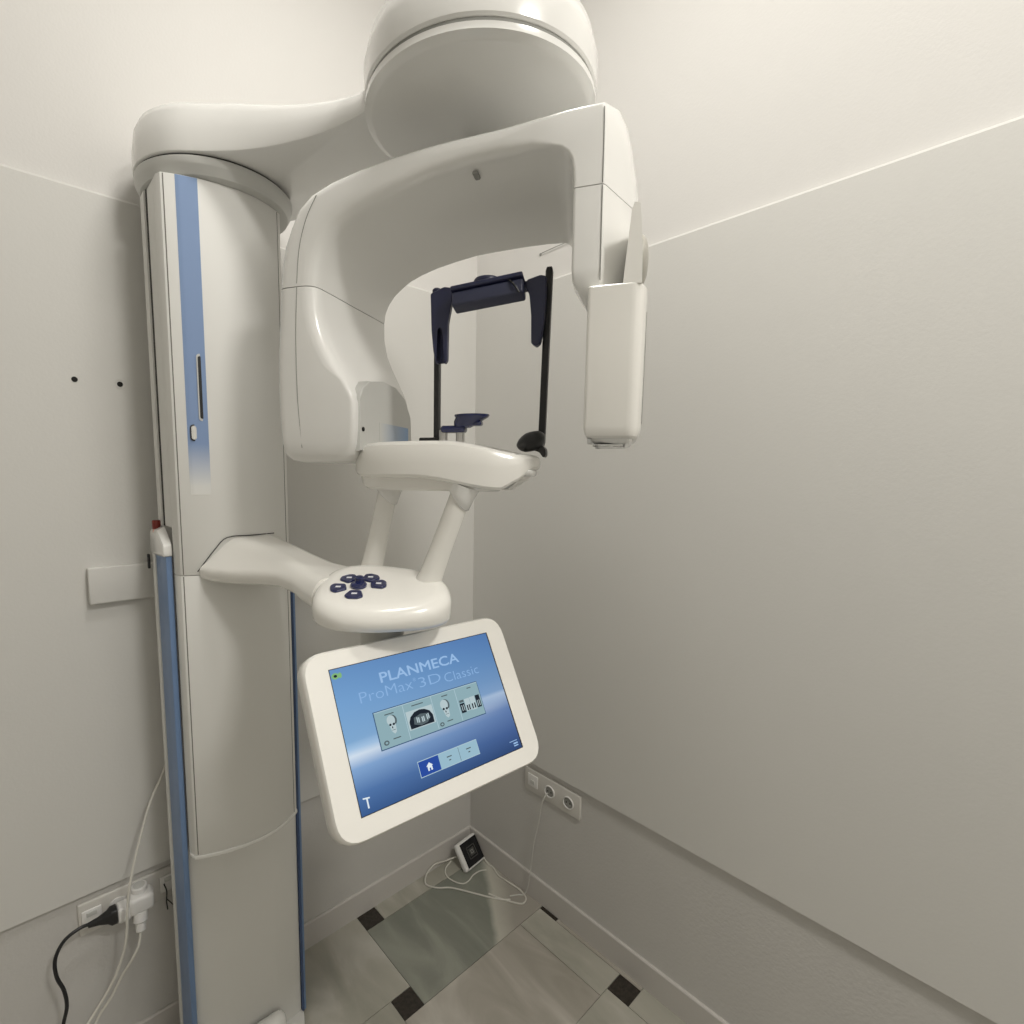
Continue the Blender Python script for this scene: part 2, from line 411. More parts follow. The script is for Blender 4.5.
# blue stripe following the cover
def on_cover(x):
    for a, b in zip(fr, fr[1:]):
        if a.x <= x <= b.x: return a.y+(b.y-a.y)*(x-a.x)/(b.x-a.x)
    return fr[0].y
def strip(x0, x1, z0, z1, off, name, m, parent, nx=8, slant=0.):
    bm = bm_new(); uvl = bm.loops.layers.uv.new('UVMap'); xs = sorted({x0+(x1-x0)*i/nx for i in range(nx+1)} | {p.x for p in fr if x0 < p.x < x1})
    g = [[bm.verts.new((x, on_cover(x)-off, z)) for x in xs] for z in (z0, z1)]
    gb = [[bm.verts.new((x, on_cover(x)+.001, z)) for x in xs] for z in (z0, z1)]
    for i in range(len(xs)-1):
        f = bm.faces.new((g[0][i], g[0][i+1], g[1][i+1], g[1][i]))
    loop0 = [g[0][0], *g[0][1:], ]
    n = len(xs)
    for i in range(n-1):
        bm.faces.new((g[1][i], g[1][i+1], gb[1][i+1], gb[1][i])); bm.faces.new((gb[0][i], gb[0][i+1], g[0][i+1], g[0][i]))
        bm.faces.new((gb[1][i], gb[1][i+1], gb[0][i+1], gb[0][i]))
    bm.faces.new((g[0][0], g[1][0], gb[1][0], gb[0][0])); bm.faces.new((g[0][-1], gb[0][-1], gb[1][-1], g[1][-1]))
    for f in bm.faces:
        for l in f.loops:
            l[uvl].uv = ((l.vert.co.x-x0)/(x1-x0), (l.vert.co.z-z0)/(z1-z0))
    return done(bm, name, m, parent)
strip(-1.106, -1.066, 1.545, 2.211, .0006, 'blue_stripe', M['stripe'], cu)
def pill(cx, z0, z1, w, y, t, name, m, parent):
    r = w/2; ring = []
    for k in range(9): a = math.pi*k/8; ring.append((cx+r*math.cos(a), z1-r+r*math.sin(a)))
    for k in range(9): a = math.pi+math.pi*k/8; ring.append((cx+r*math.cos(a), z0+r+r*math.sin(a)))
    bm = bm_new(); loft(bm, [[V((x, yy, z)) for x, z in ring] for yy in (y+.003, y-t)])
    return done(bm, name, m, parent)
yc = on_cover(-1.077)
pill(-1.0765, 1.708, 1.852, .0135, yc, .0010, 'slot_frame', M['grey'], cu)
pill(-1.0765, 1.713, 1.847, .0085, yc, .0014, 'dark_slot', M['black'], cu)
yb = on_cover(-1.094)
pill(-1.0940, 1.664, 1.700, .0145, yb, .0012, 'button_surround', M['black'], cu)
pill(-1.0940, 1.667, 1.697, .0105, yb, .0030, 'silver_button', M['silver'], cu)

# --- round cap under the shoulder
cap_c = V((-.985, -.140))
done(lathe(bm_new(), (cap_c.x, cap_c.y, 0), [(.148, 2.2125), (.160, 2.2170), (.1685, 2.232), (.1705, 2.236), (.171, 2.248), (.169, 2.2495)], 96), 'column_top_disc', M['grey'], MX)
done(lathe(bm_new(), (cap_c.x, cap_c.y, 0), [(.1665, 2.249), (.1665, 2.2535)], 96), 'swivel_gap', M['seam'], MX)

# --- shoulder: horizontal beam from the column to the pivot
piv = V((-.705, -.745)); dpv = V((-.7000, -.7490)); PR = .2105
def shoulder_outline():
    pts = []
    for a in range(-222, 26, 8):   # around the column end, starting front-right going round the back
        pass
    c, r = cap_c, .173
    arc = lambda c, r, a0, a1, n: [V((c.x+r*math.cos(math.radians(a0+(a1-a0)*k/n)), c.y+r*math.sin(math.radians(a0+(a1-a0)*k/n)), 0)) for k in range(n+1)]
    pts = arc(c, r, 20, 236, 30)           # back, left, to front-left
    front = smooth_open([pts[-1], (-1.040, -.318, 0), (-1.000, -.359, 0), (-.953, -.424, 0), (-.906, -.512, 0), (-.877, -.600, 0), (-.866, -.690, 0)], 6)
    pts += front[1:]
    pts += arc(dpv, PR-.03, 170, 340, 14)[2:-1]
    back = smooth_open([(-.548, -.66, 0), (-.60, -.50, 0), (-.69, -.32, 0), (-.775, -.17, 0), (-.818, -.10, 0)], 6)
    pts += back
    return pts
so = shoulder_outline()
sh = bm_new(); rings = []
for d, z in [(.004, 2.254), (.001, 2.256), (0, 2.262), (.001, 2.30), (.006, 2.335), (.014, 2.352), (.028, 2.364), (.05, 2.370)]:
    rings.append([V((q.x, q.y, 2.254+(z-2.254)*(1-.50*max(0, min(1, (-.34-p.y)/.26))))) for p, q in zip(so, inset(so, d))])
loft(sh, rings)
done(sh, 'shoulder_beam', M['white'], MX, angle=40)

# --- pivot housing and rotating disc
done(lathe(bm_new(), (dpv.x, dpv.y, 0), [(PR-.012, 2.264), (PR-.003, 2.265), (PR, 2.269), (PR+.001, 2.31), (PR-.008, 2.345), (PR-.03, 2.368), (PR-.07, 2.38), (.03, 2.384)], 96), 'pivot_housing', M['white'], MX)
done(lathe(bm_new(), (dpv.x, dpv.y, 0), [(PR-.0045, 2.2575), (PR-.0045, 2.266)], 96), 'rotation_gap', M['shadowgrey'], MX)
dk = done(lathe(bm_new(), (dpv.x, dpv.y, 0), [(.05, 2.2400), (.194, 2.2400), (.1985, 2.2408), (.2035, 2.2435), (.210, 2.2465), (PR-.0012, 2.251), (PR-.001, 2.257), (PR-.005, 2.259)], 96), 'rotating_disc', M['white'], MX)

# --- C-shaped arm, in the frame u (along), v (to the front), w (up)
PH = math.radians(18); YA = .7126065
a_ = V((math.cos(YA)*math.cos(PH)-math.sin(YA)*math.sin(PH), -math.sin(YA)*math.cos(PH)-math.cos(YA)*math.sin(PH), 0))
n_ = V((-(math.sin(YA)*math.cos(PH)+math.cos(YA)*math.sin(PH)), -(math.cos(YA)*math.cos(PH)-math.sin(YA)*math.sin(PH)), 0))
def W(u, v, w): return V((piv.x, piv.y, 0))+a_*u+n_*v+V((0, 0, w))
VF, VB = .130, -.150
# station: FI(u,w) FO(u,w) SO(u,w) BO(u,w) BI(u,w)
def st(FI, FO, SO, BO, BI, r=(.028, .020, .07, .04, .014), vf=VF, vb=VB):
    return rnd([W(FI[0], vf, FI[1]), W(FO[0], vf, FO[1]), W(SO[0], 0., SO[1]), W(BO[0], vb, BO[1]), W(BI[0], vb, BI[1])], r, 5)
def head(w, fo, fi, bi, bo=None, so=None, **k):
    bo = fo+.015 if bo is None else bo; so = fo-.008 if so is None else so
    return st((fi, w), (fo, w), (so, w), (bo, w), (bi, w), **k)
SM = 1.944; RH = (.010, .020, .07, .04, .014)
tube_head = bm_new()
loft(tube_head, [
    head(1.617, -.326, -.232, -.235, -.29, -.32, vf=.112, vb=-.12),
    head(1.622, -.342, -.212, -.216, -.31, -.338, vf=.122, vb=-.135),
    head(1.634, -.353, -.200, -.204, -.330, -.357, vf=.128),
    head(1.655, -.357, -.195, -.200, -.338, -.362, r=RH),
    head(1.69, -.3595, -.192, -.198, r=RH), head(1.73, -.3610, -.192, -.198, r=RH),
    head(1.745, -.3615, -.197, -.198, r=RH), head(1.77, -.3610, -.212, -.203, r=RH), head(1.80, -.3605, -.231, -.218),
    head(1.84, -.3585, -.253, -.238), head(1.87, -.356, -.264, -.250), head(1.905, -.353, -.271, -.257),
    head(SM-.0008, -.3500, -.272, -.257)])
arm = thing_arm = None
beam = bm_new()
RR = (.028, .020, .07, .04, .035)
R2 = (.005, .006, .035, .03, .008); R1 = (.014, .012, .05, .04, .012)
S = [
    st((-.272, SM+.0008), (-.3500, SM+.0008), (-.358, SM+.0008), (-.335, SM+.0008), (-.257, SM+.0008)),
    st((-.268, 1.968), (-.3455, 1.985), (-.353, 1.985), (-.326, 1.99), (-.254, 1.965)),
    st((-.261, 1.995), (-.337, 2.020), (-.345, 2.03), (-.322, 2.04), (-.245, 1.985)),
    st((-.251, 2.018), (-.322, 2.052), (-.330, 2.07), (-.314, 2.085), (-.229, 2.004)),
    st((-.238, 2.037), (-.304, 2.084), (-.312, 2.095), (-.298, 2.100), (-.209, 2.019)),
    st((-.220, 2.052), (-.276, 2.105), (-.284, 2.114), (-.272, 2.116), (-.190, 2.031)),
    st((-.188, 2.066), (-.235, 2.120), (-.240, 2.128), (-.230, 2.128), (-.160, 2.043)),
    st((-.145, 2.078), (-.180, 2.132), (-.180, 2.138), (-.175, 2.137), (-.125, 2.053)),
    st((-.095, 2.091), (-.110, 2.143), (-.110, 2.149), (-.110, 2.147), (-.080, 2.062)),
    st((-.040, 2.104), (-.045, 2.149), (-.045, 2.155), (-.045, 2.152), (-.035, 2.069)),
    st((.022, 2.111), (.020, 2.152), (.020, 2.158), (.020, 2.155), (.020, 2.072)),
    st((.080, 2.113), (.085, 2.154), (.085, 2.160), (.085, 2.157), (.075, 2.074)),
    st((.130, 2.112), (.140, 2.156), (.140, 2.164), (.140, 2.160), (.120, 2.075), R1),
    st((.160, 2.109), (.185, 2.157), (.188, 2.178), (.180, 2.168), (.146, 2.075), R2),
    st((.176, 2.104), (.215, 2.157), (.234, 2.202), (.212, 2.182), (.158, 2.073), R2),
    st((.187, 2.095), (.2385, 2.1565), (.262, 2.216), (.240, 2.190), (.166, 2.068), R2),
    st((.193, 2.084), (.2415, 2.138), (.275, 2.190), (.252, 2.175), (.170, 2.062), R2),
    st((.196, 2.070), (.2425, 2.110), (.286, 2.148), (.262, 2.142), (.172, 2.056), R2),
    st((.197, 2.055), (.243, 2.075), (.295, 2.10), (.270, 2.10), (.173, 2.050), R2),
    st((.1975, 2.0418), (.243, 2.0418), (.302, 2.0418), (.275, 2.0418), (.174, 2.0418), R2)]
loft(beam, S)
arm = done(beam, 'rotating_arm', M['white'], MX, angle=50)
th = done(tube_head, 'tube_head', M['white'], MX, angle=50)
leg = bm_new()
loft(leg, [st((.1975, w), (.243, w), (s, w), (s-.025, w), (.174+.0, w), R2) for w, s in ((2.0402, .3022), (2.025, .3030), (2.012, .304))]+[
    st((.198, 1.920), (.244, 1.920), (.306, 1.95), (.28, 2.00), (.175, 1.995), R2),
    st((.200, 1.902), (.245, 1.902), (.303, 1.93), (.28, 1.982), (.178, 1.976), R2, vf=.128),
    st((.211, 1.884), (.246, 1.884), (.29, 1.91), (.27, 1.955), (.192, 1.950), R2, vf=.115, vb=-.13),
    st((.223, 1.862), (.246, 1.862), (.28, 1.89), (.26, 1.930), (.206, 1.926), R2, vf=.10, vb=-.10)])
lg = done(leg, 'sensor_arm', M['white'], MX, angle=40)
c = W(0, -.09, 0); done(lathe(bm_new(), (c.x, c.y, 0), [(.05, 2.14), (.05, 2.2405)], 48), 'arm_pivot_neck', M['grey'], MX)
def joint(pts, parent, r=.0008, m='shadowgrey', name='panel_joint'):
    bm = bm_new(); tube(bm, pts, r, 6, sub=4); return done(bm, name, M[m], parent)
joint([W(-.262, VF+.0001, 2.098), W(-.285, VF+.0001, 2.06), W(-.301, VF+.0001, 2.01), W(-.308, VF+.0001, 1.95)], arm, .0008)
joint([W(-.308, VF+.0001, 1.943), W(-.3130, VF+.0001, 1.85), W(-.3125, VF+.0001, 1.74), W(-.306, VF-.001, 1.645)], th, .0008)
joint([W(.2395, VF+.0001, 2.150), W(.2405, VF+.0001, 2.10), W(.2408, VF+.0001, 2.043)], arm, .0009)
joint([W(.2408, VF+.0001, 2.039), W(.2415, VF+.0001, 1.98), W(.2425, VF+.0001, 1.90)], lg, .0009)
# small oblong hole under the beam
bm = bm_new(); c = W(.030, .095, 2.1035)
box(bm, c, (.010, .022, .006), .0028, a_, n_); done(bm, 'oval_hole', M['shadowgrey'], arm)
# grey exit window plate on the inner side of the tube head
def plate_ring(off):
    out = []
    for v, w in [(.112, 1.640), (.112, 1.738), (.100, 1.758), (.07, 1.776), (.01, 1.786), (-.05, 1.783), (-.10, 1.765), (-.135, 1.725), (-.138, 1.700), (-.138, 1.640)]:
        out.append((v, w))
    return out
pl = [V((v, w, 0)) for v, w in plate_ring(0)]
def plate_pts(u, d): return [W(u+(.0 if True else 0), q.x, q.y) for q in inset(pl, d)]
bm = bm_new(); loft(bm, [plate_pts(-.240, 0), plate_pts(-.1900, 0), plate_pts(-.1885, .0015)])
wp = done(bm, 'exit_window', M['grey'], th)
bm = bm_new(); uvl = bm.loops.layers.uv.new('UVMap')
dv = [(.03, 1.700, 0.), (-.118, 1.700, 1.), (-.118, 1.655, 1.), (.03, 1.655, 0.)]
f0 = [bm.verts.new(W(-.1879, v, w)) for v, w, _ in dv]; f1 = [bm.verts.new(W(-.1890, v, w)) for v, w, _ in dv]
fs = [bm.faces.new(f0), bm.faces.new(f1[::-1])]+[bm.faces.new((f0[i], f1[i], f1[(i+1) % 4], f0[(i+1) % 4])) for i in range(4)]
for f in fs:
    for l in f.loops:
        k = (f0 if l.vert in f0 else f1).index(l.vert); l[uvl].uv = (dv[k][2], .5)
done(bm, 'blue_decal', M['decal'], wp)
bm = bm_new(); lathe(bm, W(-.1890, .101, 1.681), [(.0042, 0), (.0042, .0025)], 16, axis=a_); done(bm, 'laser_port', M['hole'], wp)

# --- sensor head hanging from the arm end
def sr(w, d, u0=.226, v0=.150):
    return [W(q.x, q.y, w) for q in inset(rnd([(u0, v0, 0), (.303, v0, 0), (.314, .118, 0), (.314, -.035, 0), (.300, -.055, 0), (u0, -.055, 0)], (.006, .014, .02, .02, .012, .01), 4), d)]
sb = bm_new()
loft(sb, [sr(1.6555, .012), sr(1.6560, .008), sr(1.6590, .004), sr(1.665, .0015), sr(1.674, 0), sr(1.80, 0), sr(1.884, 0), sr(1.886, .0015)])
sn = done(sb, 'sensor_head', M['white_warm'], MX, angle=30)
bm = bm_new(); loft(bm, [sr(1.6475, .022, v0=.142), sr(1.6485, .016, v0=.144), sr(1.6520, .0125, v0=.146), sr(1.6570, .012, v0=.148)])
done(bm, 'connector_cover', M['white'], sn)
bm = bm_new(); lathe(bm, W(.281, .045, 1.6470), [(.013, 0), (.013, .003)], 20, X=a_*.7-n_*.7, sx=1., sy=.45); done(bm, 'cable_port', M['lens'], sn)
bm = bm_new(); box(bm, W(.252, .06, 1.6478), (.030, .004, .002), .0008, a_, n_); done(bm, 'latch_slot', M['shadowgrey'], sn)
bm = bm_new()
pr_ = [(.277, 1.884), (.2825, 1.955), (.2855, 1.990), (.289, 1.999), (.2965, 1.998), (.2995, 1.975), (.303, 1.93), (.3045, 1.884)]
loft(bm, [[W(u, v, w) for u, w in pr_] for v in (.149, .145, .02)])
done(bm, 'hanger_plate', M['white_warm'], sn, angle=30)
bm = bm_new(); lathe(bm, W(.300, .100, 1.932), [(.038, 0), (.037, .004), (.033, .008), (.022, .0115), (.006, .013)], 32, axis=a_, X=V((0, 0, 1)), sx=1, sy=.9)
done(bm, 'release_knob', M['knob'], sn)
joint([W(.3143, .10, 1.855), W(.3146, .10, 1.80), W(.3146, .10, 1.68)], sn, .0006)

# --- control arm and keypad shelf
def sect(c, t, hw, zt, zb, li=.0, ri=.0, r=.018, bi=.006):
    c = V((*c, 0)); t = V((*t, 0)).normalized(); s = V((-t.y, t.x, 0))     # s points left of travel (to +x side)
    L = c-s*hw; Rr = c+s*hw                                                # L: left edge as seen from the front
    P = [L+V((0, 0, zb+.028)), L+s*bi+V((0, 0, zb)), Rr-s*bi+V((0, 0, zb)), Rr+V((0, 0, zb+.028)), Rr-s*ri+V((0, 0, zt)), L+s*li+V((0, 0, zt))]
    return rnd([P[0], P[1], P[2], P[3], P[4], P[5]], (r*.6, r, r, r*.6, r, r), 4)
bm = bm_new()
loft(bm, [sect((-1.005, -.262), (.04, -1), .094, 1.447, 1.350, li=.070, ri=.012),
          sect((-1.000, -.300), (.10, -1), .087, 1.446, 1.350, li=.064, ri=.012),
          sect((-.986, -.350), (.24, -1), .075, 1.442, 1.352, li=.050, ri=.012),
          sect((-.968, -.410), (.26, -1), .063, 1.433, 1.356, li=.036, ri=.012),
          sect((-.952, -.470), (.20, -1), .056, 1.420, 1.358, li=.026, ri=.010),
          sect((-.944, -.530), (.10, -1), .057, 1.4095, 1.353, li=.020, ri=.008),
          sect((-.938, -.590), (.02, -1), .064, 1.4045, 1.343, li=.016, ri=.004),
          sect((-.936, -.640), (.0, -1), .070, 1.4025, 1.341, li=.016, ri=.002)])
ca = done(bm, 'control_arm', M['white_warm'], MX, angle=60)
joint([(-1.100, -.264, 1.372), (-1.065, -.2745, 1.420), (-1.038, -.2805, 1.4470), (-.985, -.2845, 1.4490), (-.925, -.271, 1.4485)], ca, .0012, 'seam')
PC = V((-.915, -.735, 0)); LA = V((.757, -.654, 0)); FA = V((.654, .757, 0))       # centre, sideways and depth axes of the shelf
lf = [(-.119, .040), (-.121, -.010), (-.106, -.052), (-.066, -.084), (-.010, -.094), (.050, -.084), (.098, -.064), (.124, -.030), (.126, .010), (.112, .050), (.080, .082), (.030, .100), (-.030, .112), (-.080, .105), (-.108, .078)]
po = smooth_closed([V((l, f, 0)) for l, f in lf], 5)
def top_z(f): return 1.3945+.24*f
bm = bm_new(); RG = []
for d, z in [(.030, 1.3330), (.014, 1.3335), (.005, 1.3370), (.001, 1.344)]:
    RG.append([PC+LA*q.x+FA*q.y+V((0, 0, z+.10*max(q.y, 0))) for q in inset(po, d)])
for d, k in [(.0, -.020), (.003, -.012), (.009, -.005), (.017, -.0015), (.030, 0), (.05, .0)]:
    RG.append([PC+LA*q.x+FA*q.y+V((0, 0, top_z(q.y)+k)) for q in inset(po, d)])
loft(bm, RG)
kp = done(bm, 'keypad_shelf', M['white_warm'], MX, angle=60)
# keys lie on the slanting top
NK = (V((0, 0, 1))-FA*.24).normalized(); FK = (FA+V((0, 0, .24))).normalized()
KC = PC+LA*-.040+FA*.000; KC.z = top_z(0)+.0002
def key(ang, r, w1, w2, l):
    """a trapezoid key at angle ang and distance r from the centre"""
    d = LA*math.cos(ang)+FK*math.sin(ang); s = LA*-math.sin(ang)+FK*math.cos(ang); c = KC+d*r
    P = rnd([c-d*l/2-s*w1/2, c-d*l/2+s*w1/2, c+d*l*.22+s*w2/2, c+d*l/2+s*w2*.26, c+d*l/2-s*w2*.26, c+d*l*.22-s*w2/2], .004, 3)
    bm = bm_new(); loft(bm, [[p-NK*.002 for p in P], [p+NK*.0022 for p in P], [c+(p-c)*.93+NK*.0036 for p in P]])
    return done(bm, 'key', M['navy_gloss'], kp), c
for ang in (62, 128, 8, 196, 268):
    k, c = key(math.radians(ang), .0360, .020, .034, .0285)
    bm = bm_new(); box(bm, c+NK*.0038, (.0095, .0055, .0006), .0002, LA, FK, NK, n=1); done(bm, 'key_symbol', M['symbol'], k)
bm = bm_new(); lathe(bm, KC, [(.0145, -.002), (.0150, .003), (.0135, .0055), (.006, .0065)], 24, axis=NK)
done(bm, 'round_key', M['navy_gloss'], kp)
bm = bm_new(); c = KC+FK*.012
lathe(bm, c, [(.0085, -.002), (.0088, .010), (.0075, .013), (.004, .014)], 20, axis=NK); done(bm, 'joystick', M['navy_gloss'], kp)
# screen mount under the shelf
bm = bm_new(); lathe(bm, (-.900, -.715, 0), [(.040, 1.255), (.040, 1.300), (.040, 1.338)], 32); done(bm, 'screen_mount', M['grey'], MX)
bm = bm_new(); lathe(bm, (-.872, -.735, 0), [(.040, 1.318), (.040, 1.3345)], 32); done(bm, 'mount_gasket', M['black'], MX)

# --- two slanting posts
def post(b, t):
    b, t = V(b), V(t); ax = (t-b).normalized(); o = []
    bm = bm_new(); X = a_
    rings = []
    for f, r in ((-.08, .028), (.02, .0245), (.06, .0230), (.14, .0222), (.35, .0207), (.6, .0200), (.80, .0196), (.93, .0196), (1.02, .0196)):
        c = b+(t-b)*f; x = (X-ax*X.dot(ax)).normalized(); y = ax.cross(x)
        rings.append([c+(x*math.cos(2*math.pi*k/28)+y*math.sin(2*math.pi*k/28))*r for k in range(28)])
    loft(bm, rings); p = done(bm, 'support_post', M['white_warm'], MX, angle=60)
    bm = bm_new(); rings = []
    for f, r in ((.865, .0205), (.875, .0232), (.93, .0255), (1.03, .029)):
        c = b+(t-b)*f; x = (X-ax*X.dot(ax)).normalized(); y = ax.cross(x)
        # the collar dips on its right side
        rings.append([c+(x*math.cos(2*math.pi*k/28)+y*math.sin(2*math.pi*k/28))*r-ax*(.012*math.cos(2*math.pi*k/28) if f < .90 else 0) for k in range(28)])
    loft(bm, rings); done(bm, 'post_collar', M['white'], p, angle=60)
post((-.854, -.604, 1.398), (-.822, -.625, 1.572))
post((-.823, -.760, 1.398), (-.786, -.812, 1.572))

# --- chin support tray
tuv = [(-.232, .022), (-.226, .062), (-.200, .098), (-.150, .124), (-.090, .138), (-.020, .140), (.050, .130), (.098, .110), (.128, .086), (.142, .058), (.142, .028), (.128, .004), (.100, -.006), (.040, -.012), (-.030, -.018), (-.110, -.024), (-.180, -.026), (-.218, -.012)]
tr = smooth_closed([V((u, v, 0)) for u, v in tuv], 4)
def ss(x): x = max(0, min(1, x)); return x*x*(3-2*x)
def zt(u): return 1.6575-.024*ss((u+.02)/.17)-.006*ss((-u-.16)/.07)
def zb(u): return 1.5665+.010*ss((-u-.19)/.04)+.016*ss((u-.085)/.03)+.022*ss((u-.11)/.03)
def tring(d, f, dz=0): return [W(q.x, q.y, zb(p.x)+(zt(p.x)-zb(p.x))*f+dz) for p, q in zip(tr, inset(tr, d))]
def band(d, k, dz=0):    # the recessed band along the lower front edge fades out to the right
    return [W(q.x, q.y, zb(p.x)+(zt(p.x)-zb(p.x))*(.02+k*.24*ss((.10-p.x)/.17))+dz) for p, q in zip(tr, inset(tr, d))]
bm = bm_new()
loft(bm, [tring(.045, 0, .002), tring(.018, 0), band(.0135, .10), band(.0105, .94), band(.0035, 1., .001), band(.0, 1., .006), tring(0, .55), tring(.002, .78), tring(.007, .91), tring(.016, .98), tring(.034, 1.0)])
ty = done(bm, 'chin_tray', M['white_warm'], MX, angle=30)
bm = bm_new(); box(bm, W(.118, .062, 1.600), (.040, .05, .012), .005, a_, n_); done(bm, 'tray_end_foot', M['white'], ty)

# chin rest
cr = bm_new()
def cup(c, sc, z): return [c+a_*math.cos(2*math.pi*k/28)*.0345*sc+n_*math.sin(2*math.pi*k/28)*.026*sc+V((0, 0, z)) for k in range(28)]
cc = W(.008, .03, 1.690)
loft(cr, [cup(cc+a_*-.018, .45, -.004), cup(cc+a_*-.014, .62, .001), cup(cc+a_*-.008, .80, .008), cup(cc, .93, .015), cup(cc, 1.0, .0185), cup(cc, .99, .0205), cup(cc, .86, .0195), cup(cc, .5, .014), cup(cc, .1, .012)])
chin = done(cr, 'chin_rest', M['navy_gloss'], MX, angle=50)
bm = bm_new(); box(bm, W(-.028, .03, 1.6835), (.050, .026, .014), .006, a_, n_); done(bm, 'chin_rest_base', M['navy_gloss'], chin)
bm = bm_new(); box(bm, W(.012, .03, 1.694), (.034, .020, .010), .004, a_, n_); done(bm, 'chin_rest_base', M['navy_gloss'], chin)
for u in (-.050, -.015):
    bm = bm_new(); lathe(bm, W(u, .03, 0), [(.0085, 1.645), (.0085, 1.682)], 20); done(bm, 'steel_pin', M['steel'], chin)

# --- head support: two rods, head band, temple blades
hs = done(box(bm_new(), W(.040, .02, 1.9355), (.205, .018, .018), .007, (a_+V((0, 0, .06))).normalized(), n_), 'head_support', M['navy'], MX)
def rod(u0, w0, u1, w1, wd=.0125):
    bm = bm_new(); rings = []
    for f in (0, .02, .98, 1.):
        c = W(u0+(u1-u0)*f, .02, w0+(w1-w0)*f); k = .75 if f in (0, 1.) else 1
        rings.append(rnd([c-a_*wd/2*k-n_*.008*k, c+a_*wd/2*k-n_*.008*k, c+a_*wd/2*k+n_*.008*k, c-a_*wd/2*k+n_*.008*k], .002, 2))
    loft(bm, rings); return done(bm, 'support_rod', M['black'], hs, angle=40)
rod(-.0665, 1.650, -.0660, 1.942, .0105); rod(.1420, 1.650, .1480, 1.968, .0125)
def blade(pts, v0, v1, name, m, r=.003):
    bm = bm_new(); P = [V((u, w, 0)) for u, w in pts]; P = rnd(P, r, 3)
    loft(bm, [[W(q.x, v, q.y) for q in inset(P, d)] for v, d in ((v0, .0015), (v0-.0015, 0), (v1+.0015, 0), (v1, .0015))])
    return done(bm, name, m, hs, angle=40)
# left blade (two layers around a slot)
blade([(-.072, 1.936), (-.045, 1.946), (-.026, 1.942), (-.030, 1.915), (-.037, 1.880), (-.038, 1.812), (-.042, 1.806), (-.0475, 1.808), (-.0485, 1.865), (-.052, 1.872), (-.056, 1.868), (-.057, 1.808), (-.0605, 1.806), (-.066, 1.830), (-.070, 1.870)], .046, .034, 'temple_blade', M['navy'])
blade([(-.066, 1.930), (-.032, 1.930), (-.042, 1.885), (-.044, 1.812), (-.052, 1.808), (-.060, 1.850), (-.066, 1.890)], .033, .030, 'temple_blade', M['navy_grey'])
blade([(.112, 1.942), (.136, 1.948), (.146, 1.945), (.146, 1.90), (.1435, 1.862), (.1385, 1.832), (.131, 1.826), (.122, 1.832), (.121, 1.880), (.117, 1.916), (.110, 1.930)], .048, .032, 'temple_blade', M['navy'])
# head band box, inclined
bm = bm_new(); hb = (a_+V((0, 0, .095))).normalized(); tl = (V((0, 0, 1))*.92-n_*.28); tl = (tl-hb*tl.dot(hb)).normalized(); dp = tl.cross(hb).normalized()
box(bm, W(.044, .056, 1.9165), (.132, .030, .027), .004, hb, dp, tl); done(bm, 'head_band', M['navy_grey'], hs)
bm = bm_new(); box(bm, W(.042, .048, 1.9335), (.134, .046, .009), .003, hb, dp, tl); done(bm, 'head_band_cover', M['navy'], hs)
bm = bm_new(); lathe(bm, W(.036, .035, 1.938), [(.024, 0), (.0255, .003), (.0255, .012), (.023, .016), (.012, .018)], 32); done(bm, 'adjusting_knob', M['navy'], hs)
bm = bm_new(); lathe(bm, W(.085, .035, 1.944), [(.016, 0), (.016, .006), (.010, .009)], 24); done(bm, 'adjusting_knob', M['navy'], hs)
bm = bm_new(); lathe(bm, W(-.066, .025, 1.938), [(.009, 0), (.009, .010), (.006, .013)], 20); done(bm, 'rod_cap', M['navy'], hs)
bm = bm_new(); tube(bm, [W(.082, .066, 1.940), W(.094, .075, 1.927), W(.104, .074, 1.913)], .0018, 8); done(bm, 'release_lever', M['black'], hs)
# black clamps on the tray
bm = bm_new(); rings = []
for f in [0, .08, .2, .35, .5, .65, .8, .92, 1]:
    c = W(.098+.052*f, .035+.012*math.sin(f*3.1), 1.652+.010*f); s = math.sqrt(max(0, 1-(2*f-1)**2))*.5+.5*(.35+.65*min(1, f*2))
    s = [.15, .5, .75, .95, 1, 1, .95, .75, .45][[0, .08, .2, .35, .5, .65, .8, .92, 1].index(f)]
    rings.append([c+n_*math.cos(2*math.pi*k/20)*.019*s+V((0, 0, math.sin(2*math.pi*k/20)*.0180*s)) for k in range(20)])
loft(bm, rings); cp = done(bm, 'rod_clamp', M['black'], MX, angle=60)
bm = bm_new(); loft(bm, [rnd([W(.120, v, 1.645), W(.142, v, 1.655), W(.153, v, 1.644), W(.154, v, 1.632), W(.149, v, 1.628), W(.142, v, 1.638)], .003) for v in (.045, .02)])
done(bm, 'clamp_tongue', M['black'], cp)
bm = bm_new(); box(bm, W(-.080, .022, 1.6640), (.042, .022, .009), .003, a_, n_); done(bm, 'rod_clamp', M['black'], MX)

